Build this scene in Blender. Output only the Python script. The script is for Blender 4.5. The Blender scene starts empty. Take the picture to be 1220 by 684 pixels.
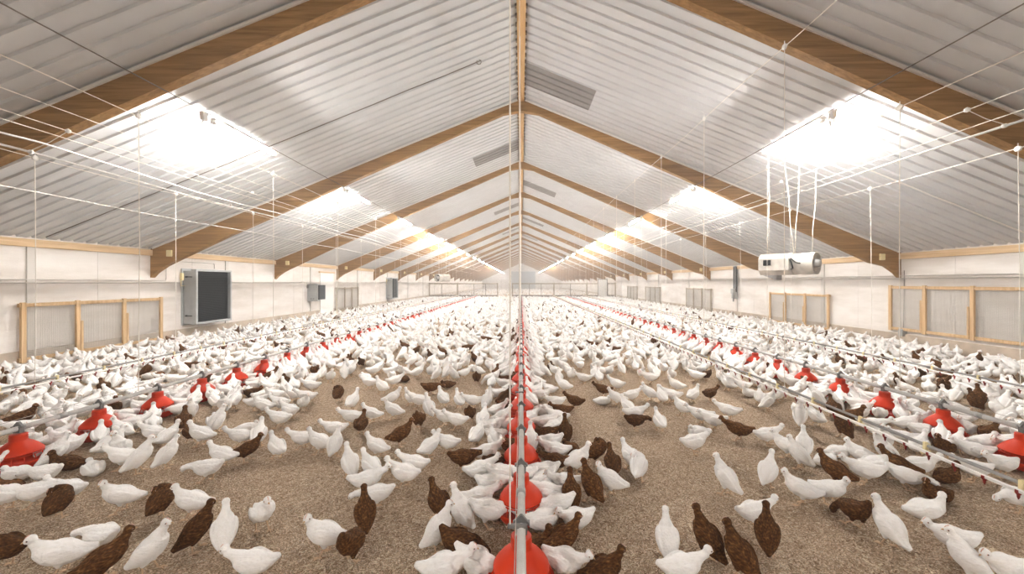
import bpy, bmesh, math, random
import numpy as np
from mathutils import Vector, Matrix
from mathutils.bvhtree import BVHTree

random.seed(11)
R = random.Random(5)
PI = math.pi
sc = bpy.context.scene
col = sc.collection

# ------------------------------------------------------------------ frame of the place
F = 455.0                      # focal length in pixels of the 1220 px wide frame
VX, VY = 621.0, 336.5          # where the barn's long lines meet
EYE = 1.75
RIDGE, SLOPE = 6.85, 0.406     # roof: height at the ridge, fall per metre
WL, WR = -10.25, 10.5          # inner faces of the long walls
Y0, Y1 = -12.0, 100.0          # the two gable ends
BAY = 5.31


def ground(px, py):
    y = F * EYE / (py - VY)
    return (px - VX) * y / F, y


def roof_z(x):
    return RIDGE - SLOPE * abs(x)


# ------------------------------------------------------------------ materials
def new_mat(name):
    m = bpy.data.materials.new(name)
    m.use_nodes = True
    nt = m.node_tree
    b = nt.nodes['Principled BSDF']
    return m, nt, b


def lin(c):
    return tuple(((v / 255.0) / 12.92 if v / 255.0 <= 0.04045 else ((v / 255.0 + 0.055) / 1.055) ** 2.4) for v in c) + (1.0,)


def plain(name, rgb, rough=0.6, metal=0.0, noise=0.0, scale=20.0, bump=0.0, spec=0.4):
    m, nt, b = new_mat(name)
    b.inputs['Roughness'].default_value = rough
    b.inputs['Metallic'].default_value = metal
    b.inputs['Specular IOR Level'].default_value = spec
    c = lin(rgb)
    b.inputs['Base Color'].default_value = c
    if noise > 0 or bump > 0:
        tc = nt.nodes.new('ShaderNodeTexCoord')
        n = nt.nodes.new('ShaderNodeTexNoise')
        n.inputs['Scale'].default_value = scale
        n.inputs['Detail'].default_value = 6
        nt.links.new(tc.outputs['Object'], n.inputs['Vector'])
        if noise > 0:
            r = nt.nodes.new('ShaderNodeValToRGB')
            r.color_ramp.elements[0].position = 0.3
            r.color_ramp.elements[1].position = 0.7
            r.color_ramp.elements[0].color = tuple(v * (1 - noise) for v in c[:3]) + (1,)
            r.color_ramp.elements[1].color = tuple(min(1, v * (1 + noise * 0.5)) for v in c[:3]) + (1,)
            nt.links.new(n.outputs['Fac'], r.inputs['Fac'])
            nt.links.new(r.outputs['Color'], b.inputs['Base Color'])
        if bump > 0:
            bp = nt.nodes.new('ShaderNodeBump')
            bp.inputs['Strength'].default_value = bump
            bp.inputs['Distance'].default_value = 0.01
            nt.links.new(n.outputs['Fac'], bp.inputs['Height'])
            nt.links.new(bp.outputs['Normal'], b.inputs['Normal'])
    return m


def litter_mat():
    m, nt, b = new_mat('litter')
    N, L = nt.nodes, nt.links
    b.inputs['Roughness'].default_value = 0.95
    b.inputs['Specular IOR Level'].default_value = 0.1
    tc = N.new('ShaderNodeTexCoord')
    v1 = N.new('ShaderNodeTexVoronoi'); v1.inputs['Scale'].default_value = 74
    n0 = N.new('ShaderNodeTexNoise'); n0.inputs['Scale'].default_value = 16; n0.inputs['Detail'].default_value = 5
    mx = N.new('ShaderNodeMixRGB'); mx.blend_type = 'LINEAR_LIGHT'; mx.inputs['Fac'].default_value = 0.05
    L.new(tc.outputs['Object'], n0.inputs['Vector'])
    L.new(tc.outputs['Object'], mx.inputs['Color1']); L.new(n0.outputs['Color'], mx.inputs['Color2'])
    L.new(mx.outputs['Color'], v1.inputs['Vector'])
    r1 = N.new('ShaderNodeValToRGB')
    e = r1.color_ramp.elements
    e[0].position = 0.0; e[0].color = lin((146, 116, 88))
    e[1].position = 1.0; e[1].color = lin((252, 242, 224))
    for p, c in ((0.3, (194, 168, 142)), (0.62, (222, 199, 173)), (0.86, (238, 220, 198))):
        q = e.new(p); q.color = lin(c)
    L.new(v1.outputs['Color'], r1.inputs['Fac'])
    n2 = N.new('ShaderNodeTexNoise'); n2.inputs['Scale'].default_value = 1.1; n2.inputs['Detail'].default_value = 4
    L.new(tc.outputs['Object'], n2.inputs['Vector'])
    r2 = N.new('ShaderNodeValToRGB')
    r2.color_ramp.elements[0].position = 0.35; r2.color_ramp.elements[0].color = (0.9, 0.885, 0.87, 1)
    r2.color_ramp.elements[1].position = 0.65; r2.color_ramp.elements[1].color = (1.0, 1.0, 1.0, 1)
    L.new(n2.outputs['Fac'], r2.inputs['Fac'])
    n3 = N.new('ShaderNodeTexNoise'); n3.inputs['Scale'].default_value = 120; n3.inputs['Detail'].default_value = 3
    L.new(tc.outputs['Object'], n3.inputs['Vector'])
    r3 = N.new('ShaderNodeValToRGB')
    r3.color_ramp.elements[0].position = 0.36; r3.color_ramp.elements[0].color = (0.46, 0.43, 0.40, 1)
    r3.color_ramp.elements[1].position = 0.62; r3.color_ramp.elements[1].color = (1.22, 1.2, 1.17, 1)
    L.new(n3.outputs['Fac'], r3.inputs['Fac'])
    m1 = N.new('ShaderNodeMixRGB'); m1.blend_type = 'MULTIPLY'; m1.inputs['Fac'].default_value = 1
    m2 = N.new('ShaderNodeMixRGB'); m2.blend_type = 'MULTIPLY'; m2.inputs['Fac'].default_value = 1
    L.new(r1.outputs['Color'], m1.inputs['Color1']); L.new(r2.outputs['Color'], m1.inputs['Color2'])
    L.new(m1.outputs['Color'], m2.inputs['Color1']); L.new(r3.outputs['Color'], m2.inputs['Color2'])
    L.new(m2.outputs['Color'], b.inputs['Base Color'])
    bp = N.new('ShaderNodeBump'); bp.inputs['Strength'].default_value = 0.9; bp.inputs['Distance'].default_value = 0.02
    ad = N.new('ShaderNodeMath'); ad.operation = 'ADD'
    L.new(v1.outputs['Distance'], ad.inputs[0]); L.new(n3.outputs['Fac'], ad.inputs[1])
    L.new(ad.outputs[0], bp.inputs['Height']); L.new(bp.outputs['Normal'], b.inputs['Normal'])
    return m


def wall_mat():
    m, nt, b = new_mat('whitewashed_concrete')
    N, L = nt.nodes, nt.links
    b.inputs['Roughness'].default_value = 0.9
    b.inputs['Specular IOR Level'].default_value = 0.15
    tc = N.new('ShaderNodeTexCoord')
    mp = N.new('ShaderNodeMapping'); mp.inputs['Scale'].default_value = (1, 0.35, 1.6)
    n = N.new('ShaderNodeTexNoise'); n.inputs['Scale'].default_value = 1.4; n.inputs['Detail'].default_value = 8; n.inputs['Roughness'].default_value = 0.65
    L.new(tc.outputs['Object'], mp.inputs['Vector']); L.new(mp.outputs['Vector'], n.inputs['Vector'])
    r = N.new('ShaderNodeValToRGB')
    r.color_ramp.elements[0].position = 0.3; r.color_ramp.elements[0].color = lin((206, 197, 187))
    r.color_ramp.elements[1].position = 0.62; r.color_ramp.elements[1].color = lin((232, 226, 220))
    L.new(n.outputs['Fac'], r.inputs['Fac'])
    n2 = N.new('ShaderNodeTexNoise'); n2.inputs['Scale'].default_value = 45; n2.inputs['Detail'].default_value = 4
    L.new(tc.outputs['Object'], n2.inputs['Vector'])
    bp = N.new('ShaderNodeBump'); bp.inputs['Strength'].default_value = 0.25; bp.inputs['Distance'].default_value = 0.01
    L.new(n2.outputs['Fac'], bp.inputs['Height'])
    L.new(r.outputs['Color'], b.inputs['Base Color']); L.new(bp.outputs['Normal'], b.inputs['Normal'])
    return m


def wood_mat(name, dark, light, axis=0, scale=1.0):
    m, nt, b = new_mat(name)
    N, L = nt.nodes, nt.links
    b.inputs['Roughness'].default_value = 0.7
    b.inputs['Specular IOR Level'].default_value = 0.2
    tc = N.new('ShaderNodeTexCoord')
    mp = N.new('ShaderNodeMapping')
    s = [14.0, 14.0, 14.0]; s[axis] = 0.7
    mp.inputs['Scale'].default_value = [v * scale for v in s]
    n = N.new('ShaderNodeTexNoise'); n.inputs['Scale'].default_value = 1.6; n.inputs['Detail'].default_value = 7; n.inputs['Distortion'].default_value = 0.6
    L.new(tc.outputs['Object'], mp.inputs['Vector']); L.new(mp.outputs['Vector'], n.inputs['Vector'])
    r = N.new('ShaderNodeValToRGB')
    r.color_ramp.elements[0].position = 0.3; r.color_ramp.elements[0].color = lin(dark)
    r.color_ramp.elements[1].position = 0.7; r.color_ramp.elements[1].color = lin(light)
    L.new(n.outputs['Fac'], r.inputs['Fac']); L.new(r.outputs['Color'], b.inputs['Base Color'])
    return m


def feather_mat(name, stops, spread, bump):
    m, nt, b = new_mat(name)
    N, L = nt.nodes, nt.links
    b.inputs['Roughness'].default_value = 0.85
    b.inputs['Specular IOR Level'].default_value = 0.12
    tc = N.new('ShaderNodeTexCoord')
    mp = N.new('ShaderNodeMapping'); mp.inputs['Scale'].default_value = (38, 84, 76)
    v = N.new('ShaderNodeTexVoronoi'); v.inputs['Scale'].default_value = 1.0
    n = N.new('ShaderNodeTexNoise'); n.inputs['Scale'].default_value = 1.2; n.inputs['Detail'].default_value = 4
    L.new(tc.outputs['Object'], mp.inputs['Vector'])
    L.new(mp.outputs['Vector'], v.inputs['Vector']); L.new(mp.outputs['Vector'], n.inputs['Vector'])
    mix = N.new('ShaderNodeMixRGB'); mix.inputs['Fac'].default_value = 0.45
    L.new(n.outputs['Fac'], mix.inputs['Color1']); L.new(v.outputs['Distance'], mix.inputs['Color2'])
    r = N.new('ShaderNodeValToRGB')
    e = r.color_ramp.elements
    e[0].position = stops[0][0]; e[0].color = lin(stops[0][1])
    e[1].position = stops[-1][0]; e[1].color = lin(stops[-1][1])
    for p, c in stops[1:-1]:
        q = e.new(p); q.color = lin(c)
    L.new(mix.outputs['Color'], r.inputs['Fac'])
    oi = N.new('ShaderNodeObjectInfo')
    mr = N.new('ShaderNodeMapRange')
    mr.inputs['To Min'].default_value = 1 - spread; mr.inputs['To Max'].default_value = 1.0 + spread * 0.4
    L.new(oi.outputs['Random'], mr.inputs['Value'])
    mm = N.new('ShaderNodeMixRGB'); mm.blend_type = 'MULTIPLY'; mm.inputs['Fac'].default_value = 1
    L.new(r.outputs['Color'], mm.inputs['Color1']); L.new(mr.outputs['Result'], mm.inputs['Color2'])
    L.new(mm.outputs['Color'], b.inputs['Base Color'])
    bp = N.new('ShaderNodeBump'); bp.inputs['Strength'].default_value = bump; bp.inputs['Distance'].default_value = 0.006
    mp2 = N.new('ShaderNodeMapping'); mp2.inputs['Scale'].default_value = (16, 130, 110)
    n2 = N.new('ShaderNodeTexNoise'); n2.inputs['Scale'].default_value = 1.0; n2.inputs['Detail'].default_value = 3
    L.new(tc.outputs['Object'], mp2.inputs['Vector']); L.new(mp2.outputs['Vector'], n2.inputs['Vector'])
    ad = N.new('ShaderNodeMath'); ad.operation = 'ADD'
    L.new(v.outputs['Distance'], ad.inputs[0]); L.new(n2.outputs['Fac'], ad.inputs[1])
    L.new(ad.outputs[0], bp.inputs['Height']); L.new(bp.outputs['Normal'], b.inputs['Normal'])
    return m


def emit_mat(name, rgb, strength):
    m = bpy.data.materials.new(name); m.use_nodes = True
    nt = m.node_tree; nt.nodes.remove(nt.nodes['Principled BSDF'])
    e = nt.nodes.new('ShaderNodeEmission')
    e.inputs['Color'].default_value = rgb + (1,); e.inputs['Strength'].default_value = strength
    nt.links.new(e.outputs[0], nt.nodes['Material Output'].inputs['Surface'])
    return m


M = dict(
    litter=litter_mat(), wall=wall_mat(),
    plinth=plain('stained_plinth', (196, 180, 162), 0.9, 0, 0.25, 3.0, 0.3, 0.1),
    sheet=plain('roof_sheet', (209, 210, 211), 0.55, 0, 0.06, 2.0, 0, 0.3),
    skylight=plain('skylight_sheet', (142, 138, 135), 0.5, 0, 0.08, 3.0),
    glulam=wood_mat('glulam', (132, 98, 56), (176, 136, 86), 0, 1.0),
    board=wood_mat('pale_board', (190, 150, 100), (222, 186, 138), 1, 1.0),
    eave=wood_mat('eave_board', (196, 164, 122), (226, 198, 160), 1, 1.0),
    frame=wood_mat('frame_timber', (190, 154, 110), (220, 190, 150), 2, 1.2),
    oldframe=wood_mat('weathered_timber', (150, 136, 118), (190, 176, 156), 2, 1.2),
    rope=plain('white_rope', (236, 230, 220), 0.8),
    wire=plain('grey_wire', (168, 160, 150), 0.5, 0.2),
    cable=plain('dark_cable', (112, 104, 96), 0.7),
    dusty=plain('dusty_white', (206, 200, 190), 0.6, 0, 0.2, 9.0),
    white=plain('white_plastic', (238, 235, 230), 0.45),
    cream=plain('cream_plastic', (238, 222, 172), 0.5),
    red=plain('red_plastic', (208, 52, 8), 0.45, 0, 0.05, 8.0, 0, 0.3),
    deepred=plain('nipple_red', (132, 28, 18), 0.5),
    galv=plain('galvanised_steel', (208, 206, 202), 0.42, 0.15, 0.08, 18.0),
    steel=plain('grey_steel', (168, 166, 163), 0.45, 0.2, 0.1, 12.0),
    clip=plain('grey_clip', (122, 120, 118), 0.5, 0.2),
    dark=plain('dark_louvre', (58, 60, 62), 0.7, 0, 0.25, 30.0, 0.2),
    box=plain('grey_box', (176, 178, 178), 0.5, 0.1, 0.08, 6.0),
    black=plain('black_rubber', (32, 32, 32), 0.7),
    netting=plain('pale_netting', (206, 200, 192), 0.7),
    wood_dark=plain('grey_board', (128, 116, 104), 0.85, 0, 0.2, 4.0),
    shaving=plain('shaving', (226, 208, 180), 0.9, 0, 0.15, 6.0),
    tube=emit_mat('lit_tube', (1.0, 0.975, 0.945), 120.0),
    leg=plain('leg_skin', (222, 190, 156), 0.7),
    beak=plain('beak_horn', (206, 170, 126), 0.5),
    eye=plain('eye_dark', (36, 22, 16), 0.15, spec=0.6),
    comb=plain('comb_pink', (226, 184, 166), 0.7),
)
M['featherW'] = feather_mat('white_feather', ((0.15, (238, 234, 228)), (0.4, (246, 243, 239)), (0.75, (250, 248, 246))), 0.04, 0.5)
M['featherB'] = feather_mat('brown_feather', ((0.15, (40, 25, 13)), (0.36, (72, 46, 25)), (0.5, (92, 59, 32)), (0.62, (114, 76, 43)), (0.8, (164, 120, 74))), 0.3, 0.8)


# ------------------------------------------------------------------ mesh helpers
class MB:
    """collects shapes; build() links them as one mesh object"""

    def __init__(self):
        self.v, self.f, self.m, self.s = [], [], [], []

    def add(self, vs, fs, mi=0, smooth=False):
        b = len(self.v)
        self.v.extend(tuple(p) for p in vs)
        for f in fs:
            self.f.append(tuple(i + b for i in f)); self.m.append(mi); self.s.append(smooth)
        return self

    def box(self, x0, x1, y0, y1, z0, z1, mi=0):
        vs = [(x, y, z) for z in (z0, z1) for y in (y0, y1) for x in (x0, x1)]
        return self.add(vs, [(0, 2, 3, 1), (4, 5, 7, 6), (0, 1, 5, 4), (2, 6, 7, 3), (0, 4, 6, 2), (1, 3, 7, 5)], mi)

    def bbox(self, x0, x1, y0, y1, z0, z1, mi=0, c=0.006):
        """box with chamfered edges"""
        bm = bmesh.new()
        bmesh.ops.create_cube(bm, size=1)
        for v in bm.verts:
            v.co = Vector(((x0 + x1) / 2 + v.co.x * (x1 - x0), (y0 + y1) / 2 + v.co.y * (y1 - y0), (z0 + z1) / 2 + v.co.z * (z1 - z0)))
        bmesh.ops.bevel(bm, geom=bm.edges[:], offset=c, segments=2, affect='EDGES', profile=0.5)
        return self.bm(bm, mi)

    def bm(self, bm, mi=0, smooth=False):
        bm.verts.index_update()
        self.add([v.co[:] for v in bm.verts], [[v.index for v in f.verts] for f in bm.faces], mi, smooth)
        bm.free()
        return self

    def tube(self, pts, r, n=6, mi=0, closed=False, caps=True):
        pts = [Vector(p) for p in pts]
        rs = r if isinstance(r, (list, tuple)) else [r] * len(pts)
        vs, fs = [], []
        up = None
        for i, p in enumerate(pts):
            a = pts[max(i - 1, 0)] if not closed else pts[i - 1]
            c = pts[min(i + 1, len(pts) - 1)] if not closed else pts[(i + 1) % len(pts)]
            t = (c - a)
            t = t.normalized() if t.length > 1e-9 else Vector((0, 0, 1))
            if up is None:
                ref = Vector((0, 0, 1)) if abs(t.z) < 0.9 else Vector((1, 0, 0))
                up = (ref - t * ref.dot(t)).normalized()
            else:
                up = (up - t * up.dot(t))
                up = up.normalized() if up.length > 1e-6 else t.orthogonal().normalized()
            sd = t.cross(up)
            for k in range(n):
                an = 2 * PI * k / n
                vs.append(p + (up * math.cos(an) + sd * math.sin(an)) * rs[i])
        L = len(pts)
        for i in range(L if closed else L - 1):
            j = (i + 1) % L
            for k in range(n):
                q = (k + 1) % n
                fs.append((i * n + k, i * n + q, j * n + q, j * n + k))
        if caps and not closed:
            fs.append(tuple(range(n - 1, -1, -1))); fs.append(tuple((L - 1) * n + k for k in range(n)))
        return self.add(vs, fs, mi, n > 5)

    def lathe(self, prof, c=(0, 0, 0), n=24, mi=0, axis='z'):
        vs, fs = [], []
        for r, h in prof:
            for k in range(n):
                a = 2 * PI * k / n
                p = (r * math.cos(a), r * math.sin(a), h)
                if axis == 'x':
                    p = (h, p[0], p[1])
                elif axis == 'y':
                    p = (p[0], h, p[1])
                vs.append((p[0] + c[0], p[1] + c[1], p[2] + c[2]))
        for i in range(len(prof) - 1):
            for k in range(n):
                q = (k + 1) % n
                fs.append((i * n + k, i * n + q, (i + 1) * n + q, (i + 1) * n + k))
        return self.add(vs, fs, mi, True)

    def sphere(self, c, r, mi=0, sub=2, sc3=(1, 1, 1)):
        bm = bmesh.new()
        bmesh.ops.create_icosphere(bm, subdivisions=sub, radius=1)
        for v in bm.verts:
            v.co = Vector((c[0] + v.co.x * r * sc3[0], c[1] + v.co.y * r * sc3[1], c[2] + v.co.z * r * sc3[2]))
        return self.bm(bm, mi, True)

    def prism(self, poly, a0, a1, axis='y', mi=0):
        """poly in the two other axes, extruded along axis"""
        n = len(poly)
        vs = []
        for a in (a0, a1):
            for p in poly:
                vs.append({'y': (p[0], a, p[1]), 'x': (a, p[0], p[1]), 'z': (p[0], p[1], a)}[axis])
        fs = [tuple(range(n)), tuple(range(2 * n - 1, n - 1, -1))]
        for i in range(n):
            j = (i + 1) % n
            fs.append((i, i + n, j + n, j))
        return self.add(vs, fs, mi)

    def mesh(self, name, mats):
        me = bpy.data.meshes.new(name)
        me.from_pydata(self.v, [], self.f)
        for m in mats:
            me.materials.append(m)
        me.polygons.foreach_set('material_index', self.m)
        me.polygons.foreach_set('use_smooth', self.s)
        me.update()
        bm = bmesh.new(); bm.from_mesh(me)
        bmesh.ops.recalc_face_normals(bm, faces=bm.faces[:])
        bm.to_mesh(me); bm.free()
        return me

    def build(self, name, mats, parent=None, loc=(0, 0, 0)):
        if not isinstance(mats, (list, tuple)):
            mats = [mats]
        return link(name, self.mesh(name, mats), parent, loc)


def link(name, me, parent=None, loc=(0, 0, 0)):
    o = bpy.data.objects.new(name, me)
    col.objects.link(o)
    o.location = loc
    if parent is not None:
        o.parent = parent
    return o


def tag(o, label, cat, group=None, kind=None):
    o['label'] = label; o['category'] = cat
    if group:
        o['group'] = group
    if kind:
        o['kind'] = kind
    return o


def thing(name, label, cat, loc=(0, 0, 0), group=None, rz=0.0):
    o = link(name, None, None, loc)
    o.rotation_euler = (0, 0, rz)
    o.empty_display_size = 0.1
    return tag(o, label, cat, group)


def struct(o, label=None):
    o['kind'] = 'structure'
    if label:
        o['label'] = label
    return o


ORD = ('first second third fourth fifth sixth seventh eighth ninth tenth eleventh twelfth thirteenth fourteenth fifteenth sixteenth seventeenth '
       'eighteenth nineteenth twentieth').split()
_T = {2: 'twenty', 3: 'thirty', 4: 'forty', 5: 'fifty', 6: 'sixty', 7: 'seventy'}
_TT = {2: 'twentieth', 3: 'thirtieth', 4: 'fortieth', 5: 'fiftieth', 6: 'sixtieth', 7: 'seventieth'}


def nth(i):
    """0 -> first"""
    i += 1
    if i <= 20:
        return ORD[i - 1]
    t, u = divmod(i, 10)
    return _TT[t] if u == 0 else _T[t] + '-' + ORD[u - 1]


# ------------------------------------------------------------------ the setting
def build_shell():
    m = MB()
    m.box(WL - 0.3, WR + 0.3, Y0 - 0.3, Y1 + 0.3, -0.2, 0.0)
    struct(m.build('floor', M['litter']))
    # long walls of upright concrete panels
    for name, x, s in (('wall_left', WL, -1), ('wall_right', WR, 1)):
        m = MB()
        zt = roof_z(x) + 0.05
        xa, xb = sorted((x, x + s * 0.25))
        y = Y0
        while y < Y1:
            y2 = min(y + BAY / 2, Y1)
            m.box(xa, xb, y + 0.003, y2 - 0.003, 0.0, 1.777)
            m.box(xa, xb, y + 0.003, y2 - 0.003, 1.785, zt)
            y = y2
        m.box(*sorted((x + s * 0.007, x + s * 0.26)), Y0, Y1, 0, zt)
        struct(m.build(name, M['wall']))
        m = MB()
        m.box(*sorted((x, x - s * 0.05)), Y0, Y1, 0, 0.34)
        struct(m.build('baseboard_' + name[5:], M['plinth']))
        m = MB()
        m.bbox(*sorted((x, x - s * 0.07)), Y0, Y1, roof_z(x) - 0.20, roof_z(x) - 0.04)
        struct(m.build('trim_1' if s < 0 else 'trim_2', M['eave']))
    for name, ya, yb in (('wall_back', Y1, Y1 + 0.25), ('wall_front', Y0 - 0.25, Y0)):
        m = MB()
        m.prism([(WL - 0.2, 0), (WR + 0.2, 0), (WR + 0.2, roof_z(WR)), (0, RIDGE + 0.05), (WL - 0.2, roof_z(WL))], ya, yb)
        struct(m.build(name, M['wall']))
    # the big door in the far gable
    m = MB()
    m.bbox(-2.6, 3.7, Y1 - 0.12, Y1 - 0.02, 0.0, 4.6, 0, 0.02)
    d = struct(m.build('door_2', M['box']))
    m = MB(); m.box(0.5, 0.6, Y1 - 0.16, Y1 - 0.1, 1.0, 1.3)
    m.build('handle', M['clip'], d)
    # roof of trapezoid sheet, ribs running from ridge to eave
    prof = []
    y = Y0
    while y < Y1:
        prof += [(y, 0.0), (y + 0.165, 0.0), (y + 0.18, 0.034), (y + 0.235, 0.034)]
        y += 0.25
    prof.append((y, 0.0))

    def sheet(mb, sgn, x0, x1, off, pr, th=0.0):
        vs, fs = [], []
        for yy, h in pr:
            for x in (x0, x1):
                vs.append((sgn * x, yy, roof_z(x) + h + off))
        for i in range(len(pr) - 1):
            fs.append((2 * i, 2 * i + 1, 2 * i + 3, 2 * i + 2))
        mb.add(vs, fs)
    m = MB()
    sheet(m, -1, 0.0, 0.62, 0.0, prof); sheet(m, 1, 0.0, 0.62, 0.0, prof)
    sheet(m, -1, 0.56, 10.5, -0.007, prof); sheet(m, 1, 0.56, 10.75, -0.007, prof)
    m.box(WL - 0.3, -0.2, Y0 - 0.3, Y1 + 0.3, 0, 0.001) if False else None
    c = struct(m.build('ceiling', M['sheet']))
    # unseen backing added over the ribs, so that no light leaks
    m = MB()
    for s, xe in ((-1, 10.6), (1, 10.85)):
        m.add([(0, Y0 - .3, RIDGE + 0.1), (s * xe, Y0 - .3, roof_z(xe) + 0.1), (s * xe, Y1 + .3, roof_z(xe) + 0.1), (0, Y1 + .3, RIDGE + 0.1)], [(0, 1, 2, 3)])
        m.add([(0, Y0 - .3, RIDGE + 0.13), (s * xe, Y0 - .3, roof_z(xe) + 0.13), (s * xe, Y1 + .3, roof_z(xe) + 0.13), (0, Y1 + .3, RIDGE + 0.13)], [(0, 1, 2, 3)])
    m.build('light_leak_backing', M['sheet'], c)
    # grey skylight sheets by the ridge, one per bay, on alternate sides
    n = 1
    for i, ya in enumerate((8.75, 13.5, 18.75, 24.0, 29.25, 34.5, 39.75, 45.0)):
        s = 1 if i % 2 == 0 else -1
        m = MB()
        pr = [p for p in prof if ya - 0.01 <= p[0] <= ya + 1.01]
        sheet(m, s, 0.1, 1.72, -0.014, pr)
        sheet(m, s, 0.1, 1.72, -0.009, pr)
        struct(m.build('window_%d' % n, M['skylight']), 'grey skylight sheet beside the ridge, %s from the camera' % nth(i)); n += 1
    m = MB()
    m.bbox(-0.085, 0.085, Y0, Y1, RIDGE - 0.105, RIDGE - 0.065)
    struct(m.build('trim_3', M['board']))
    m = MB()
    for s in (-1, 1):
        yy = Y0
        while yy < 60:
            m.box(*sorted((s * 0.085, s * 0.115)), yy + 0.175, yy + 0.245, RIDGE - 0.085, RIDGE - 0.02)
            yy += 0.25
    struct(m.build('trim_4', M['wood_dark']))
    # glulam rafters, one frame per bay
    def under(x):
        return 0.22 + 0.038 * x if x > 0.4 else 0.27
    for k in range(-2, 19):
        y = k * BAY
        poly = []
        top_r = [(x, roof_z(x) - 0.02) for x in (0, 3, 6, 9, WR - 0.005)]
        bot_r = [(WR - 0.005, 1.88), (WR - 0.14, 2.02), (WR - 0.4, 2.2), (WR - 0.8, roof_z(WR - 0.8) - 0.62)] + [(x, roof_z(x) - under(x)) for x in (8.2, 6, 4, 2, 0.5)]
        top_l = [(-x, roof_z(x) - 0.02) for x in (3, 6, 9, -WL - 0.005)]
        w = -WL
        bot_l = [(WL + 0.005, 1.88), (WL + 0.14, 2.02), (WL + 0.4, 2.2), (WL + 0.8, roof_z(w - 0.8) - 0.62)] + [(-x, roof_z(x) - under(x)) for x in (8.2, 6, 4, 2, 0.5)]
        # two halves that meet in one flat apex
        m = MB()
        m.prism(top_r + bot_r + [(0, RIDGE - 0.36)], y - 0.07, y + 0.07)
        m.prism([(0, RIDGE - 0.02)] + top_l + bot_l + [(0, RIDGE - 0.36)], y - 0.07, y + 0.07)
        b = struct(m.build('roof_beam', M['glulam']), 'brown glulam roof beam spanning both slopes')
        if -1 < k < 12:
            m = MB()
            for s, xe in ((-1, -WL), (1, WR)):
                m.prism([(s * .1, roof_z(.1) - .012), (s * (xe - .08), roof_z(xe - .08) - .012), (s * (xe - .08), roof_z(xe - .08) - .05), (s * .1, roof_z(.1) - .05)], y - 0.1, y - 0.071)
            m.build('edge_strip', M['white'], b)
        if -1 < k < 9:
            for s, xx in ((-1, WL + 0.55), (1, WR - 0.55)):
                m = MB(); m.bbox(xx - 0.07, xx + 0.07, y - 0.12, y - 0.071, roof_z(xx) - 0.45, roof_z(xx) - 0.27, 0, 0.01)
                m.build('junction_box', M['cream'], b)
    # steel cover strips between wall panels, at mid bay
    for s, x in ((-1, WL), (1, WR)):
        for k in range(0, 9):
            y = (k + 0.5) * BAY
            m = MB()
            m.bbox(*sorted((x, x - s * 0.035)), y - 0.07, y + 0.07, 0.34, roof_z(x) - 0.2, 0, 0.008)
            struct(m.build('trim_%d' % (10 + k + (0 if s < 0 else 20)), M['netting']))
    # white doors
    m = MB(); m.bbox(WL, WL + 0.06, 19.4, 20.75, 0.02, 2.24, 0, 0.01)
    d = struct(m.build('door_1', M['white']), 'white door in the wall past the small grey box')
    m = MB(); m.tube([(WL + 0.06, 19.55, 1.05), (WL + 0.11, 19.55, 1.05), (WL + 0.11, 19.68, 1.05)], 0.012, 6)
    m.build('handle', M['clip'], d)
    m = MB(); m.bbox(WL, WL + 0.09, 19.3, 20.85, 2.24, 2.31, 0, 0.01)
    m.build('lintel_board', M['eave'], d)


build_shell()


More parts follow.
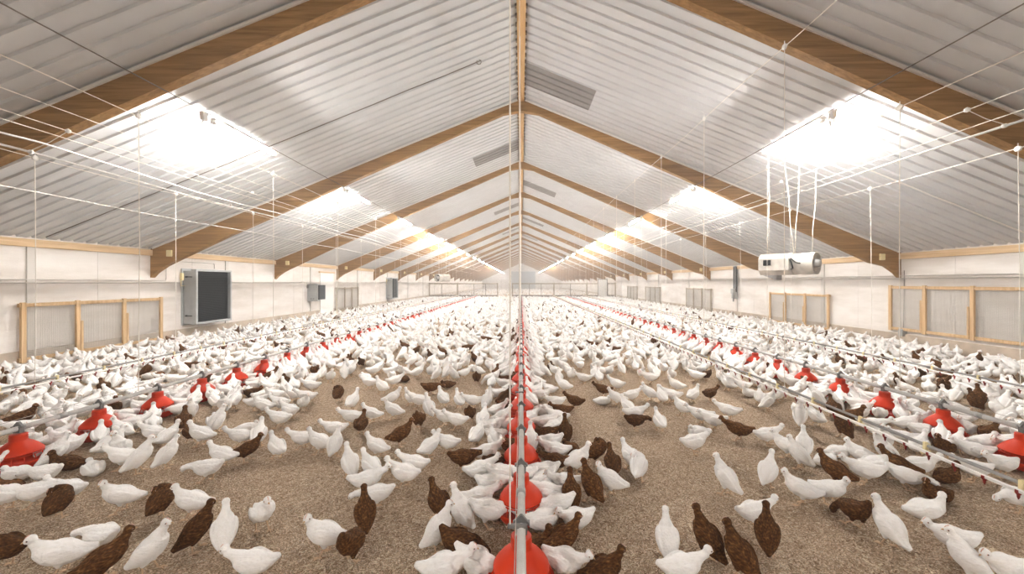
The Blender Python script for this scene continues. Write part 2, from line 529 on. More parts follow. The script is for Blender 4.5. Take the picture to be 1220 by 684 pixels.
# ------------------------------------------------------------------ lights
def build_lights():
    rows = ((-4.95, 0.518 * 4.95, 'left'), (4.85, 0.535 * 4.85, 'right'))
    tube0 = None
    for x, zr, side in rows:
        z = EYE + zr
        ks = [-3, -2] + list(range(0, 20))
        proto = None
        for q, k in enumerate(ks):
            y = 6.15 + 4.74 * k
            lab = ('white fluorescent tube light hanging in the %s row, %s one from the camera' % (side, nth(k))) if k >= 0 else \
                'fluorescent tube light of the %s row, %s behind the camera' % (side, nth(-k - 2))
            t = thing('fluorescent_light', lab, 'light', (x, y, z), 'fluorescent lights of the %s row' % side)
            if proto is None:
                m = MB(); m.tube([(0, 0.05, 0), (0, 1.47, 0)], 0.021, 10)
                a = m.mesh('tube', [M['tube']])
                m = MB(); m.prism([(-.055, .035), (.055, .035), (.05, .06), (.022, .075), (-.022, .075), (-.05, .06)], -.02, 1.54, 'y')
                b = m.mesh('housing', [M['white']])
                m = MB(); m.tube([(0, -0.03, 0), (0, 0.05, 0)], 0.028, 10); m.box(-0.015, 0.015, -0.01, 0.03, 0.0, 0.05)
                c1 = m.mesh('end_cap', [M['white']])
                m = MB(); m.tube([(0, 1.47, 0), (0, 1.55, 0)], 0.028, 10); m.box(-0.015, 0.015, 1.49, 1.53, 0.0, 0.05)
                c2 = m.mesh('end_cap', [M['white']])
                m = MB()
                m.tube([(0, -0.32, 0.09), (-0.03, -0.28, 0.02), (-0.05, -0.26, -0.08), (-0.01, -0.24, -0.13), (0.02, -0.22, -0.03), (-0.04, -0.2, 0.03),
                        (-0.03, -0.17, -0.11), (0.02, -0.14, -0.15), (0.04, -0.11, -0.05), (0.01, -0.07, 0.02), (0, -0.02, 0.02)], 0.008, 6)
                d = m.mesh('cable_loop', [M['white']])
                m = MB(); m.tube([(0, 0.2, 0.07), (0, 0.2, 0.092)], 0.004, 5); m.tube([(0, 1.3, 0.07), (0, 1.3, 0.092)], 0.004, 5)
                m.tube([(0, 0.2, 0.09), (0, 1.3, 0.09)], 0.004, 5)
                e = m.mesh('hanger', [M['wire']])
                m = MB(); m.bbox(-0.035, 0.035, -0.24, -0.15, -0.04, 0.085, 0, 0.008)
                g = m.mesh('connector_box', [M['white']])
                proto = (('tube', a), ('housing', b), ('end_cap', c1), ('end_cap', c2), ('hanger', e), ('cable_loop', d), ('connector_box', g))
            for nm, me in proto if k < 8 else proto[:4]:
                link(nm, me, t)
        m = MB()
        pts = []
        y = Y0 + 0.1
        while y < 99.5:
            pts.append((x, y, z + 0.1 + 0.005 * math.sin(y * 1.3))); y += 0.79
        m.tube(pts, 0.008, 5)
        tag(m.build('power_cable', M['cable']), 'dark power cable strung along the %s row of tube lights' % side, 'cable')


build_lights()


# ------------------------------------------------------------------ lines for feed and water, and what they hang from
PAN = 0.684
LINE_END = 41.0
PANS = []          # (x, y) of every feeder pan


def pan_meshes():
    n = 28
    m = MB()
    m.lathe([(0.0, .335), (.05, .335), (.058, .331), (.055, .318), (.06, .31), (.055, .301), (.06, .293), (.056, .28), (.064, .268), (.088, .25), (.118, .222), (.146, .19), (.157, .172), (.158, .163), (.15, .163), (.12, .205), (.085, .235), (.0, .25)], n=n)
    bell = m.mesh('bell', [M['red']])
    m = MB()
    m.lathe([(0.0, .03), (.11, .025), (.15, .038), (.172, .068), (.182, .1), (.187, .103), (.19, .098), (.178, .062), (.155, .03), (.11, .013), (.0, .015)], n=n)
    dish = m.mesh('dish', [M['red']])
    m = MB()
    m.lathe([(.148, .152), (.156, .152), (.156, .146), (.148, .146), (.148, .152)], n=28)
    for k in range(14):
        a = 2 * PI * k / 14
        m.tube([(.152 * math.cos(a), .152 * math.sin(a), .152), (.165 * math.cos(a), .165 * math.sin(a), .11), (.168 * math.cos(a), .168 * math.sin(a), .066)], 0.0035, 5)
    m.lathe([(.164, .068), (.172, .068), (.172, .062), (.164, .062), (.164, .068)], n=28)
    grille = m.mesh('grille', [M['red']])
    m = MB()
    m.prism([(-.046, .403), (.046, .403), (0.006, .448), (-0.006, .448)], -.010, .010, 'y')
    m.prism([(-.055, .405), (.055, .405), (0.0, .452)], -.03, -.022, 'x') if False else None
    m.prism([(-.032, .345), (.032, .345), (.036, .403), (-.036, .403)], -.018, .018, 'y')
    m.tube([(-.042, -.022, .402), (-.042, .022, .402)], .006, 6); m.tube([(.042, -.022, .402), (.042, .022, .402)], .006, 6)
    bracket = m.mesh('bracket', [M['clip']])
    m = MB()
    m.lathe([(0.0, .335), (.06, .33), (.06, .275), (.1, .246), (.125, .215), (.157, .168)], n=12)
    m.lathe([(.15, .03), (.189, .1), (.15, .08), (0, .04)], n=12)
    m.lathe([(.0, .015), (.15, .03)], n=12)
    m.prism([(-.055, .405), (.055, .405), (0.0, .452)], -.018, .018, 'y', 1)
    far = m.mesh('feeder_pan', [M['red'], M['clip']])
    return bell, dish, grille, bracket, far


PM = pan_meshes()


def feeder_line(x, y_first, n, label, y_start):
    t = thing('feeder_line', label, 'feeder', (x, y_start, 0))
    m = MB()
    m.tube([(0, 0, .385), (0, LINE_END - y_start, .385)], .024, 12)
    m.build('feed_pipe', M['galv'], t)
    yy = y_first + PAN * 0.5 - y_start
    while yy < 24:
        m = MB(); m.tube([(0, yy - .035, .385), (0, yy + .035, .385)], .029, 12)
        m.build('pipe_coupling', M['steel'], t)
        yy += PAN * 4
    for k in range(n):
        y = y_first + PAN * k
        if y > LINE_END - 0.3:
            break
        PANS.append((x, y))
        if k < 16:
            p = link('feeder_pan', PM[0], t, (0, y - y_start, 0))
            link('dish', PM[1], p); link('grille', PM[2], p); link('bracket', PM[3], p)
        else:
            link('feeder_pan', PM[4], t, (0, y - y_start, 0))
    # shock wire over the pipe
    m = MB(); m.tube([(-.03, 0, .462), (-.03, LINE_END - y_start, .462)], .0025, 4)
    m.build('guard_wire', M['wire'], t)


feeder_line(0.0, 2.14, 60, 'grey feeder pipe with red pans running down the middle of the barn', 0.9)
feeder_line(-4.7, 3.57, 60, 'grey feeder pipe with red pans, the one between middle feeder and left wall', 2.2)
feeder_line(4.7, 3.57, 60, 'grey feeder pipe with red pans, the one between middle feeder and right wall', 2.2)


def drinker_line(x, label, y_start, side):
    t = thing('drinker_line', label, 'drinker', (x, y_start, 0))
    L = LINE_END - y_start
    m = MB(); m.tube([(.02 * side, 0, .375), (.02 * side, L, .375)], .0135, 10)
    m.build('support_tube', M['steel'], t)
    m = MB(); m.bbox(-.028 - .012, -.028 + .012, 0, L, .325, .349, 0, .005) if side > 0 else m.bbox(.028 - .012, .028 + .012, 0, L, .325, .349, 0, .005)
    m.build('water_pipe', M['white'], t)
    xn = -.028 if side > 0 else .028
    m = MB()
    m.lathe([(0, .012), (.017, .012), (.019, -.012), (.012, -.02), (.009, -.032), (.011, -.036), (.007, -.046), (.003, -.058), (0, -.058)], n=10)
    m.box(-.018, .018, -.012, .012, -.004, .02)
    nip = m.mesh('nipple', [M['deepred']])
    m = MB(); m.bbox(-.03, .045, -.012, .012, .31, .335, 0, .003); m.bbox(-.006, .022, -.011, .011, .31, .405, 0, .003)
    m.lathe([(.017, -.012), (.022, -.012), (.022, .012), (.017, .012), (.017, -.012)], (.02, 0, .375), 10, axis='y')
    clip = m.mesh('clip', [M['cream']])
    k = 0
    far = MB()
    y = 0.1
    while y < L - 0.1:
        if k < 100:
            link('nipple', nip, t, (xn, y, .327)).scale = (.8, .8, .85)
        else:
            far.tube([(xn, y, .33), (xn, y, .275)], .012, 4)
        k += 1; y += 0.19
    o = far.build('far_nipples', M['deepred'], t); o['kind'] = 'stuff'
    y, k = 0.3, 0
    while y < L and k < 62:
        c = link('clip', clip, t, (0, y, 0)); c.scale = (side, 1, 1)
        y += 0.62; k += 1


drinker_line(3.4, 'nipple drinker line of the aisle between middle and right feeder rows', 2.3, 1)
drinker_line(6.62, 'nipple drinker line along the right wall, beyond the right feeder row', 4.0, 1)
drinker_line(-6.72, 'nipple drinker line along the left wall, beyond the left feeder row', 4.0, -1)


def hoist(x, s, y_first, step, z_line, label, x_line=None, r=0.0055, mat='rope', last=40.0):
    """a long cable below the roof with ropes that drop to the line under it"""
    z = EYE + s * abs(x)
    t = thing('hoist_cable', label, 'cable', (x, 0, z))
    m = MB()
    pts, y = [], Y0 + 0.2
    while y < 60:
        pts.append((0.012 * math.sin(y * 0.9), y, 0.012 * math.sin(y * 1.7 + x))); y += 1.1
    m.tube(pts, r, 5)
    m.build('main_cable', M[mat], t)
    y = y_first
    while y < last:
        m = MB()
        dx = (x_line - x) if x_line is not None else 0
        m.tube([(0, y, 0), (dx + 0.004 * math.sin(y * 3), y + 0.01, (z_line - z) * 0.5), (dx, y, z_line - z)], 0.0045, 5)
        m.build('drop_rope', M['rope'], t)
        if y < 16:
            m = MB()
            m.lathe([(0, -.014), (.034, -.014), (.038, -.008), (.026, 0), (.038, .008), (.034, .014), (0, .014)], (0, y, 0.0), 14, axis='x')
            m.tube([(0, y, 0.03), (0, y, 0.075)], 0.006, 5)
            m.build('pulley', M['white'], t)
        y += step
    return t


hoist(-6.66, 0.256, 5.23, 2.13, .385, 'hoist cable over the left wall drinker line, with pulleys and drop ropes')
hoist(6.57, 0.269, 5.05, 2.14, .385, 'hoist cable over the right wall drinker line, with pulleys and drop ropes', 6.6)
hoist(-4.72, 0.435, 4.71, 2.56, .41, 'hoist cable over the left feeder row, dropping ropes to its pipe')
hoist(4.72, 0.462, 4.76, 2.56, .41, 'hoist cable over the right feeder row, dropping ropes to its pipe')
hoist(3.4, 0.895, 4.93, 2.17, .385, 'steep-looking hoist cable high over the aisle drinker line, right of the ridge')
# middle feeder: ropes from the ridge
t = thing('hoist_cable', 'hoist cable under the ridge board with ropes to the middle feeder pipe', 'cable', (0, 0, RIDGE - .45))
m = MB(); m.tube([(-.03, 0.5, 0), (-.03, 60, 0)], .005, 5); m.build('main_cable', M['rope'], t)
y = 2.1
while y < 40:
    m = MB(); m.tube([(-.062 if y < 3 else -.02, y, 0), (-.062 if y < 3 else -.028, y, -(RIDGE - .45) + .40)], .005, 5); m.build('drop_rope', M['rope'], t)
    m = MB(); m.bbox(-.075, .03, y - .012, y + .012, -(RIDGE - .45) + .40, -(RIDGE - .45) + .42, 0, .004); m.build('hook', M['clip'], t)
    y += 2.56


def long_wire(name, label, cat, x, s, r, mat, sag=0.02, y1=60.0, kink=None, step=1.2):
    z = EYE + s * abs(x)
    m = MB()
    pts, y = [], Y0 + 0.2
    while y < y1:
        ph = (y % BAY) / BAY
        zz = z - sag * math.sin(PI * ph) ** 2
        if kink:
            zz += kink * math.exp(-((y - 5.2) / 0.8) ** 2)
        pts.append((x, y, zz)); y += step
    m.tube(pts, r, 7)
    return tag(m.build(name, M[mat]), label, cat)


long_wire('ceiling_pipe', 'thick white pipe hung lowest of the pair below the left roof slope', 'pipe', -6.55, 0.266, 0.015, 'galv', 0.035)
long_wire('ceiling_pipe', 'upper white pipe of the sagging pair below the left roof slope', 'pipe', -6.3, 0.287, 0.013, 'galv', 0.06, kink=0.03)
long_wire('ceiling_pipe', 'thin white pipe nearest the left eave, hung under the roof slope', 'pipe', -7.4, 0.187, 0.011, 'galv', 0.03)
long_wire('ceiling_pipe', 'thick white pipe hung below the right roof slope', 'pipe', 6.2, 0.324, 0.017, 'galv', 0.02)
long_wire('support_wire', 'thin wire just above the left pair of white pipes', 'wire', -6.15, 0.316, 0.006, 'rope')
long_wire('support_wire', 'second thin wire up from the left pair of white pipes', 'wire', -6.05, 0.334, 0.006, 'rope')
long_wire('support_wire', 'thin wire midway between left white pipes and left tube lights', 'wire', -5.75, 0.376, 0.005, 'rope')
long_wire('support_wire', 'thin wire just above the right white pipe', 'wire', 6.0, 0.345, 0.006, 'rope')
long_wire('support_wire', 'second thin wire up from the right white pipe', 'wire', 5.72, 0.387, 0.006, 'rope')


def pipe_hangers():
    """short straps that carry the white pipes from the wire above"""
    for x, s, x2, s2, side, ys in ((-6.55, .266, -6.05, .334, 'left', (5.1, 8.6, 12.1, 15.6)), (6.2, .324, 5.72, .387, 'right', (4.9, 8.4, 11.9, 15.4))):
        for i, y in enumerate(ys):
            m = MB()
            z1, z2 = EYE + s * abs(x), EYE + s2 * abs(x2)
            m.tube([(x2, y, z2), ((x + x2) / 2, y, (z1 + z2) / 2 - 0.01), (x, y, z1 + 0.02)], 0.005, 5)
            m.lathe([(.022, -.015), (.028, -.015), (.028, .015), (.022, .015)], (x, y, z1), 10, axis='y')
            m.sphere((x2, y, z2), 0.035, 0, 1)
            tag(m.build('pipe_hanger', M['white']), 'white strap carrying the %s ceiling pipe, %s strap from the camera' % (side, nth(i)), 'hanger', 'straps of the ceiling pipes')


pipe_hangers()

# conduits that cross the roof slopes to the lamps
for xa, xb, y, r, mt, lab in ((-.85, -10.1, 8.12, .011, 'cable', 'thin grey conduit crossing the left roof slope from ridge to eave'), (5.3, 10.3, 7.62, .016, 'white', 'white conduit crossing the right roof slope from lamp row to eave')):
    m = MB()
    n = 12
    m.tube([(xa + (xb - xa) * i / n, y + .006 * math.sin(i * 2.1), roof_z(xa + (xb - xa) * i / n) - .035 - .006 * (i % 2)) for i in range(n + 1)], r, 6)
    m.tube([(xa - .05 + .05 * math.cos(q * PI / 4), y, roof_z(xa) - .07 + .05 * math.sin(q * PI / 4)) for q in range(8)], .009, 6, closed=True)
    tag(m.build('roof_conduit', M[mt]), lab, 'conduit')

# wall conduits a little above eye height
for side, x, s in (('left', WL, -1), ('right', WR, 1)):
    for j, z in enumerate((1.81, 1.74)) if s < 0 else enumerate((1.93, 1.86)):
        m = MB()
        xx = x - s * 0.03
        if s < 0 and j == 0:
            m.tube([(xx, 3, z), (xx, 10.98, z), (xx, 11.0, z + .05), (xx, 11.0, 2.36), (xx, 11.03, 2.38), (xx, 12.7, 2.38), (xx, 12.72, 2.34), (xx, 12.72, 2.2)], 0.012, 6)
        else:
            m.tube([(xx, 3, z), (xx, 41.5, z)], 0.012, 6)
        tag(m.build('wall_conduit', M['netting']), '%s grey conduit running along the %s wall' % (('upper', 'lower')[j], side), 'conduit')


# ------------------------------------------------------------------ things on the walls
def mesh_frame(side, y0, y1, z0, z1, posts, label, mat, lean=0.10):
    x = WL if side < 0 else WR
    s = -side                                # towards the room
    xi = x + s * 0.055
    t = thing('netting_frame', label, 'frame', (xi, y0, 0))
    d = 0.05
    L = y1 - y0
    def bar(name, ya, yb, za, zb, dx=0.0):
        m = MB(); m.bbox(*sorted((s * dx, s * (dx + d))), ya, yb, za, zb, 0, 0.004)
        m.build(name, M[mat], t)
    bar('rail', -0.02, L + 0.02, z1 - 0.075, z1)
    bar('rail', -0.02, L + 0.02, z0, z0 + 0.075)
    for i, p in enumerate(posts):
        bar('post', p - y0 - 0.04, p - y0 + 0.04, z0 - 0.02, z1 + 0.02, 0.02)
        if 0 < i < len(posts) - 1 and mat == 'frame':
            bar('splice_batten', p - y0 + 0.042, p - y0 + 0.09, z0 + 0.0, z0 + (z1 - z0) * (0.62 if i == 1 else 0.7), 0.03)
    m = MB()
    yy = 0.05
    r = 0.0022
    while yy < L:
        m.box(*sorted((s * 0.02, s * 0.024)), yy - r, yy + r, z0 + 0.05, z1 - 0.05); yy += 0.027
    zz = z0 + 0.06
    while zz < z1 - 0.05:
        m.box(*sorted((s * 0.02, s * 0.024)), 0.02, L - 0.02, zz - r, zz + r); zz += 0.027
    m.build('wire_netting', M['netting'], t)


mesh_frame(-1, 7.74, 10.8, 0.13, 1.32, (7.78, 8.74, 9.76, 10.76), 'pale timber frame with wire netting against the wall before the large dark fan', 'frame')
mesh_frame(-1, 20.95, 23.8, 0.2, 1.45, (20.99, 22.0, 22.9, 23.76), 'weathered netting frame on the left wall just past the white door', 'oldframe')
mesh_frame(1, 7.7, 10.8, 0.43, 1.65, (7.74, 8.8, 9.85, 10.76), 'pale timber netting frame hung highest and nearest on the right wall', 'frame')
mesh_frame(1, 12.9, 16.0, 0.13, 1.33, (12.94, 14.0, 15.05, 15.96), 'pale timber netting frame on the right wall below the hanging heater', 'frame')
mesh_frame(1, 20.9, 24.1, 0.15, 1.4, (20.94, 22.0, 23.05, 24.06), 'weathered netting frame on the right wall, third from the camera', 'oldframe')
mesh_frame(1, 28.6, 32.0, 0.15, 1.4, (28.64, 29.7, 30.8, 31.96), 'weathered netting frame on the right wall, fourth from the camera', 'oldframe')
mesh_frame(1, 34.2, 37.4, 0.15, 1.4, (34.24, 35.3, 36.3, 37.36), 'weathered netting frame on the right wall, last before the far fence', 'oldframe')


def wall_fan(y0, y1, z0, z1, dep, label, louvres=True):
    t = thing('wall_fan', label, 'fan', (WL, y0, z0))
    L, H = y1 - y0, z1 - z0
    m = MB(); m.bbox(0, dep * .62, 0.0, L, 0.03, H - 0.05, 0, .01); m.bbox(0, .03, -.05, L + .05, -0.02, H + .02, 0, .006)
    m.build('housing', M['box'], t)
    m = MB()
    a, b = dep * .62, dep
    m.bbox(a, b, -.01, .06, 0, H, 0, .008); m.bbox(a, b, L - .05, L + .01, 0, H, 0, .008)
    m.bbox(a, b, .055, L - .045, 0, .06, 0, .008); m.bbox(a, b, .055, L - .045, H - .06, H, 0, .008)
    m.build('outlet_frame', M['box'], t)
    m = MB()
    m.box(a, a + .03, .05, L - .045, .05, H - .05)
    k = int((H - .12) / .042)
    for i in range(k):
        z = .065 + i * .042
        m.add([(a + .05, .058, z), (a + .05, L - .048, z), (a + .085, L - .048, z + .036), (a + .085, .058, z + .036), (a + .055, .058, z - .002), (a + .055, L - .048, z - .002), (a + .09, L - .048, z + .034), (a + .09, .058, z + .034)],
              [(0, 1, 2, 3), (4, 7, 6, 5), (0, 3, 7, 4), (1, 5, 6, 2), (0, 4, 5, 1), (3, 2, 6, 7)])
    m.build('louvre', M['dark'], t)
    for z in (.16 * H, .86 * H):
        m = MB(); m.tube([(dep * .3, -.02, z), (dep * .62 + .04, -.02, z)], .012, 6); m.bbox(dep * .25, dep * .38, -.03, 0.0, z - .025, z + .025, 0, .004)
        m.build('latch', M['black'], t)
    m = MB(); m.bbox(.03, .1, -.12, -.05, H * .8, H * .93, 0, .01); m.tube([(.05, -.1, H * .8), (.05, -.1, H * .7), (.12, -.05, H * .7)], .012, 6)
    m.build('switch', M['cream'], t)


wall_fan(11.55, 12.95, 0.47, 2.15, 0.43, 'large square grey wall fan with dark louvres on the left wall')
wall_fan(29.0, 30.4, 0.5, 2.1, 0.45, 'second large wall fan with dark louvres, far along the left wall')
# small grey box with its dark outlet, before the white door
t = thing('inlet_box', 'small grey inlet box with dark slot, on the wall before the white door', 'box', (WL, 18.3, 0.85))
m = MB(); m.bbox(0, .48, 0, .25, 0, .82, 0, .012); m.bbox(.0, .5, -.012, .0, .03, .79, 0, .004); m.build('casing', M['box'], t)
m = MB(); m.bbox(.482, .56, .05, .6, .07, .77, 0, .008); m.build('outlet', M['dark'], t)
m = MB(); m.tube([(.03, -.02, .7), (-.0, -.02, .7), (-.0, -.02, .92)], .012, 6); m.bbox(.0, .08, -.06, -.012, .62, .76, 0, .006); m.build('switch', M['clip'], t)
m = MB()
for xx in (.16, .28): m.bbox(xx, xx + .06, -.03, -.012, .1, .13, 0, .004)
m.build('latch', M['black'], t)

# winch actuator on the right wall
t = thing('wall_actuator', 'dark upright actuator on the right wall, left of the hanging heater', 'actuator', (WR, 18.6, 0))
m = MB(); m.bbox(-.16, -.02, -.12, .05, .95, 2.55, 0, .01); m.build('rail', M['box'], t)
m = MB(); m.tube([(-.18, -.06, 1.45), (-.18, -.06, 2.5)], .022, 8); m.tube([(-.11, -.14, 1.3), (-.11, -.14, 2.5)], .022, 8); m.build('spindle', M['black'], t)
m = MB(); m.bbox(-.3, -.16, -.2, .02, 1.2, 1.45, 0, .02); m.lathe([(0, 0), (.07, 0), (.075, .02), (.07, .22), (.05, .25), (0, .25)], (-.23, -.09, .98), 12); m.build('motor', M['steel'], t)
m = MB(); m.bbox(-.24, -.2, -.13, -.05, .82, .98, 0, .006); m.build('bracket', M['clip'], t)
# small sensor on the right wall
t = thing('wall_sensor', 'small grey sensor box low on the right wall beside the high netting frame', 'sensor', (WR, 10.45, 0.28))
m = MB(); m.bbox(-.13, 0, -.06, .06, 0, .2, 0, .01); m.build('casing', M['steel'], t)
m = MB(); m.tube([(-.05, 0, .2), (-.03, 0, .4), (-.02, 0, 1.8)], .008, 6); m.build('cable', M['cable'], t)


# ------------------------------------------------------------------ heaters
def heater(loc, rz, length, rad, label, ropes, detail=True):
    t = thing('space_heater', label, 'heater', loc, None, rz)
    h = length / 2
    m = MB()
    r = rad
    # octagonal sheet metal body along local x
    for (xa, xb, q) in ((-h, h * .25, 1.0),):
        prof = [(-.9, -.55), (-.9, .55), (-.5, 1.0), (.5, 1.0), (.9, .55), (.9, -.55), (.5, -1.0), (-.5, -1.0)]
        m.prism([(p[0] * r, p[1] * r) for p in prof], xa, xb, 'x')
    m.build('casing', M['dusty'], t)
    m = MB()
    m.lathe([(r * .96, h * .25), (r * .96, h * .5), (r * 1.0, h * .52), (r * 1.0, h * .98), (r * 1.02, h), (r * .94, h), (r * .94, h * .55), (r * .3, h * .5), (0, h * .5)], n=22, axis='x')
    m.build('fan_drum', M['dusty'], t)
    m = MB(); m.lathe([(0, h * .56), (r * .94, h * .56), (r * .94, h * .545), (0, h * .545)], n=22, axis='x'); m.build('mouth', M['dark'], t)
    m = MB()
    m.lathe([(0, h * .52), (.35 * r, h * .52), (.38 * r, h * .6), (.38 * r, h * .98), (.33 * r, h * 1.08), (.2 * r, h * 1.13), (0, h * 1.13)], n=16, axis='x')
    m.build('motor', M['steel'], t)
    m = MB()
    for k in range(3):
        a = 2 * PI * k / 3 + .4
        m.tube([(h * .85, .35 * r * math.cos(a), .35 * r * math.sin(a)), (h * .95, .96 * r * math.cos(a), .96 * r * math.sin(a))], .01, 6)
    for rr in (.55, .75, .95):
        m.tube([(h * .97, rr * r * math.cos(2 * PI * k / 24), rr * r * math.sin(2 * PI * k / 24)) for k in range(24)], .004, 5, closed=True)
    m.build('guard', M['wire'], t)
    if detail:
        m = MB(); m.bbox(-h * .42, h * .2, -r * 1.12, -r * .9, -r * .62, r * .55, 0, .012); m.build('access_door', M['dusty'], t)
        m = MB(); m.bbox(-h * .8, -h * .5, -r * .93, -r * .905, -r * .1, r * .42, 0, .004)
        for k in range(3): m.bbox(-h * .77 + k * h * .09, -h * .72 + k * h * .09, -r * .96, -r * .93, -r * .05, r * .36, 0, .003)
        m.build('control_panel', M['black'], t)
        m = MB(); m.tube([(h * .22, -r * .95, r * .4), (h * .3, -r * 1.15, r * .2), (h * .35, -r * 1.1, -r * .4), (h * .25, -r * .97, -r * .5)], .015, 6)
        m.tube([(h * .25, -r * .95, r * .5), (h * .45, -r * 1.05, r * .1), (h * .6, -r * .97, 0)], .012, 6); m.build('gas_hose', M['black'], t)
        m = MB(); m.prism([(-h * .9, -r * 1.0), (-h * .35, -r * 1.0), (-h * .35, -r * 1.45), (-h * .42, -r * 1.45)], -r * .5, r * .5, 'y'); m.build('deflector', M['steel'], t)
    inv = Matrix.Rotation(-rz, 3, 'Z')
    for (ax, az, top, dbl) in ropes:
        p0 = Vector((ax, 0, az))
        p1 = inv @ (Vector(top) - Vector(loc))
        m = MB(); md = p0.lerp(p1, .55) + Vector((.015, 0, 0))
        m.tube([p0, p0.lerp(p1, .3) + Vector((-.01, 0, 0)), md, p1], .008 if dbl else .005, 6)
        if dbl:
            m.sphere(md, .016, 0, 1)
        m.build('hanging_rope', M['rope'], t)


zr = lambda x: roof_z(x) - 0.02
heater((5.6, 8.0, 2.13), -1.0, 1.0, 0.225, 'white space heater hung on ropes below the right roof slope',
       [(.12, .22, (5.9, 8.1, 4.35), True), (.1, .22, (5.52, 8.05, 4.5), True), (.42, .2, (6.1, 7.9, 4.1), True), (-.4, .22, (5.25, 8.1, 4.6), False), (-.36, .22, (5.3, 8.2, 4.6), False)])
heater((-4.95, 24.0, 2.03), -2.1, 1.0, 0.24, 'white space heater with round dark mouth hung far down the left side', [(.3, .2, (-5.2, 24.0, 4.5), True), (-.3, .2, (-4.7, 24.1, 4.5), True)], False)


# ------------------------------------------------------------------ the far fence
def far_fence():
    y = 42.0
    t = thing('fence', 'low grey fence with posts and netting across the far end of the barn', 'fence', (0, y, 0))
    for xa, xb in ((-10.15, -2.55), (-1.0, 10.4)):
        m = MB(); m.bbox(xa, xb, -.03, .03, 0.02, .36, 0, .008); m.build('base_board', M['wood_dark'], t)
        m = MB(); m.bbox(xa, xb, -.035, .035, 1.55, 1.67, 0, .008); m.build('top_rail', M['oldframe'], t)
        m = MB()
        x = xa + .1
        while x < xb:
            m.box(x - .004, x + .004, -.004, .004, .36, 1.55); x += .11
        z = .42
        while z < 1.55:
            m.box(xa, xb, -.004, .004, z - .004, z + .004); z += .11
        m.build('wire_netting', M['netting'], t)
    for px, w, h in ((-10.1, .14, 1.72), (-8.75, .06, 1.6), (-7.0, .16, 1.72), (-5.2, .05, 1.6), (-3.9, .05, 1.6), (-2.6, .12, 1.7), (-.95, .12, 1.7), (.9, .05, 1.6), (2.2, .05, 1.6), (3.6, .14, 1.72), (5.4, .05, 1.6), (7.2, .16, 1.72), (9.5, .08, 1.7), (10.35, .14, 1.72)):
        m = MB(); m.bbox(px - w / 2, px + w / 2, -.06, .06, 0, h, 0, .008); m.build('post', M['oldframe' if w > .1 else 'wood_dark'], t)
    g = thing('gate', 'tall white gate standing in the gap of the far fence', 'gate', (-2.45, y, 0))
    m = MB(); m.bbox(0, .07, -.04, .04, 0, 2.15, 0, .008); m.bbox(1.3, 1.37, -.04, .04, 0, 2.15, 0, .008); m.bbox(.07, 1.3, -.04, .04, 2.07, 2.15, 0, .008); m.bbox(.07, 1.3, -.04, .04, .02, .12, 0, .008); m.bbox(.07, 1.3, -.04, .04, 1.0, 1.07, 0, .008)
    m.build('gate_frame', M['white'], g)
    m = MB()
    x = .12
    while x < 1.3:
        m.box(x - .004, x + .004, -.004, .004, .12, 2.07); x += .09
    m.build('wire_netting', M['netting'], g)
    g = thing('gate', 'solid white door panel set in the far fence near the right wall', 'gate', (8.45, y - .1, 0))
    m = MB(); m.bbox(0, .95, -.03, .03, .05, 2.05, 0, .008); m.build('panel', M['white'], g)
    m = MB(); m.bbox(-.06, 0, -.045, .045, 0, 2.12, 0, .008); m.bbox(.95, 1.01, -.045, .045, 0, 2.12, 0, .008); m.bbox(0, .95, -.045, .045, 2.05, 2.12, 0, .008); m.build('door_frame', M['wood_dark'], g)
    m = MB(); m.tube([(.85, -.03, 1.0), (.85, -.09, 1.0), (.72, -.09, 1.0)], .012, 6); m.build('handle', M['clip'], g)


far_fence()
# ------------------------------------------------------------------ hens
def cr(pts, n):
    """Catmull-Rom through rows of numbers"""
    P = [np.array(p, float) for p in pts]
    P = [2 * P[0] - P[1]] + P + [2 * P[-1] - P[-2]]
    out = []
    for i in range(1, len(P) - 2):
        for k in range(n):
            t = k / n
            a, b, c, d = P[i - 1], P[i], P[i + 1], P[i + 2]
            out.append(0.5 * (2 * b + (c - a) * t + (2 * a - 5 * b + 4 * c - d) * t * t + (3 * b - a - 3 * c + d) * t ** 3))
    out.append(P[-2])
    return out


def loft(rows, n=18, close_r=0.35):
    """rows: x, y, z, half width, half height. Rings stand across the path."""
    vs, fs = [], []
    L = len(rows)
    C = [Vector(r[:3]) for r in rows]
    for i, r in enumerate(rows):
        t = (C[min(i + 1, L - 1)] - C[max(i - 1, 0)]).normalized()
        side = Vector((0, 1, 0)) - t * t.y
        side = side.normalized() if side.length > 0.2 else Vector((-t.y, t.x, 0)).normalized()
        up = t.cross(side)
        if up.dot(Vector((0, 0, 1))) + 0.3 * up.dot(Vector((-1, 0, 0))) < 0 and i == 0:
            pass
        for k in range(n):
            a = 2 * PI * k / n
            vs.append(C[i] + side * (math.cos(a) * r[3]) + up * (math.sin(a) * r[4]))
    for i in range(L - 1):
        for k in range(n):
            q = (k + 1) % n
            fs.append((i * n + k, i * n + q, (i + 1) * n + q, (i + 1) * n + k))
    fs.append(tuple(range(n - 1, -1, -1))); fs.append(tuple((L - 1) * n + k for k in range(n)))
    return vs, fs


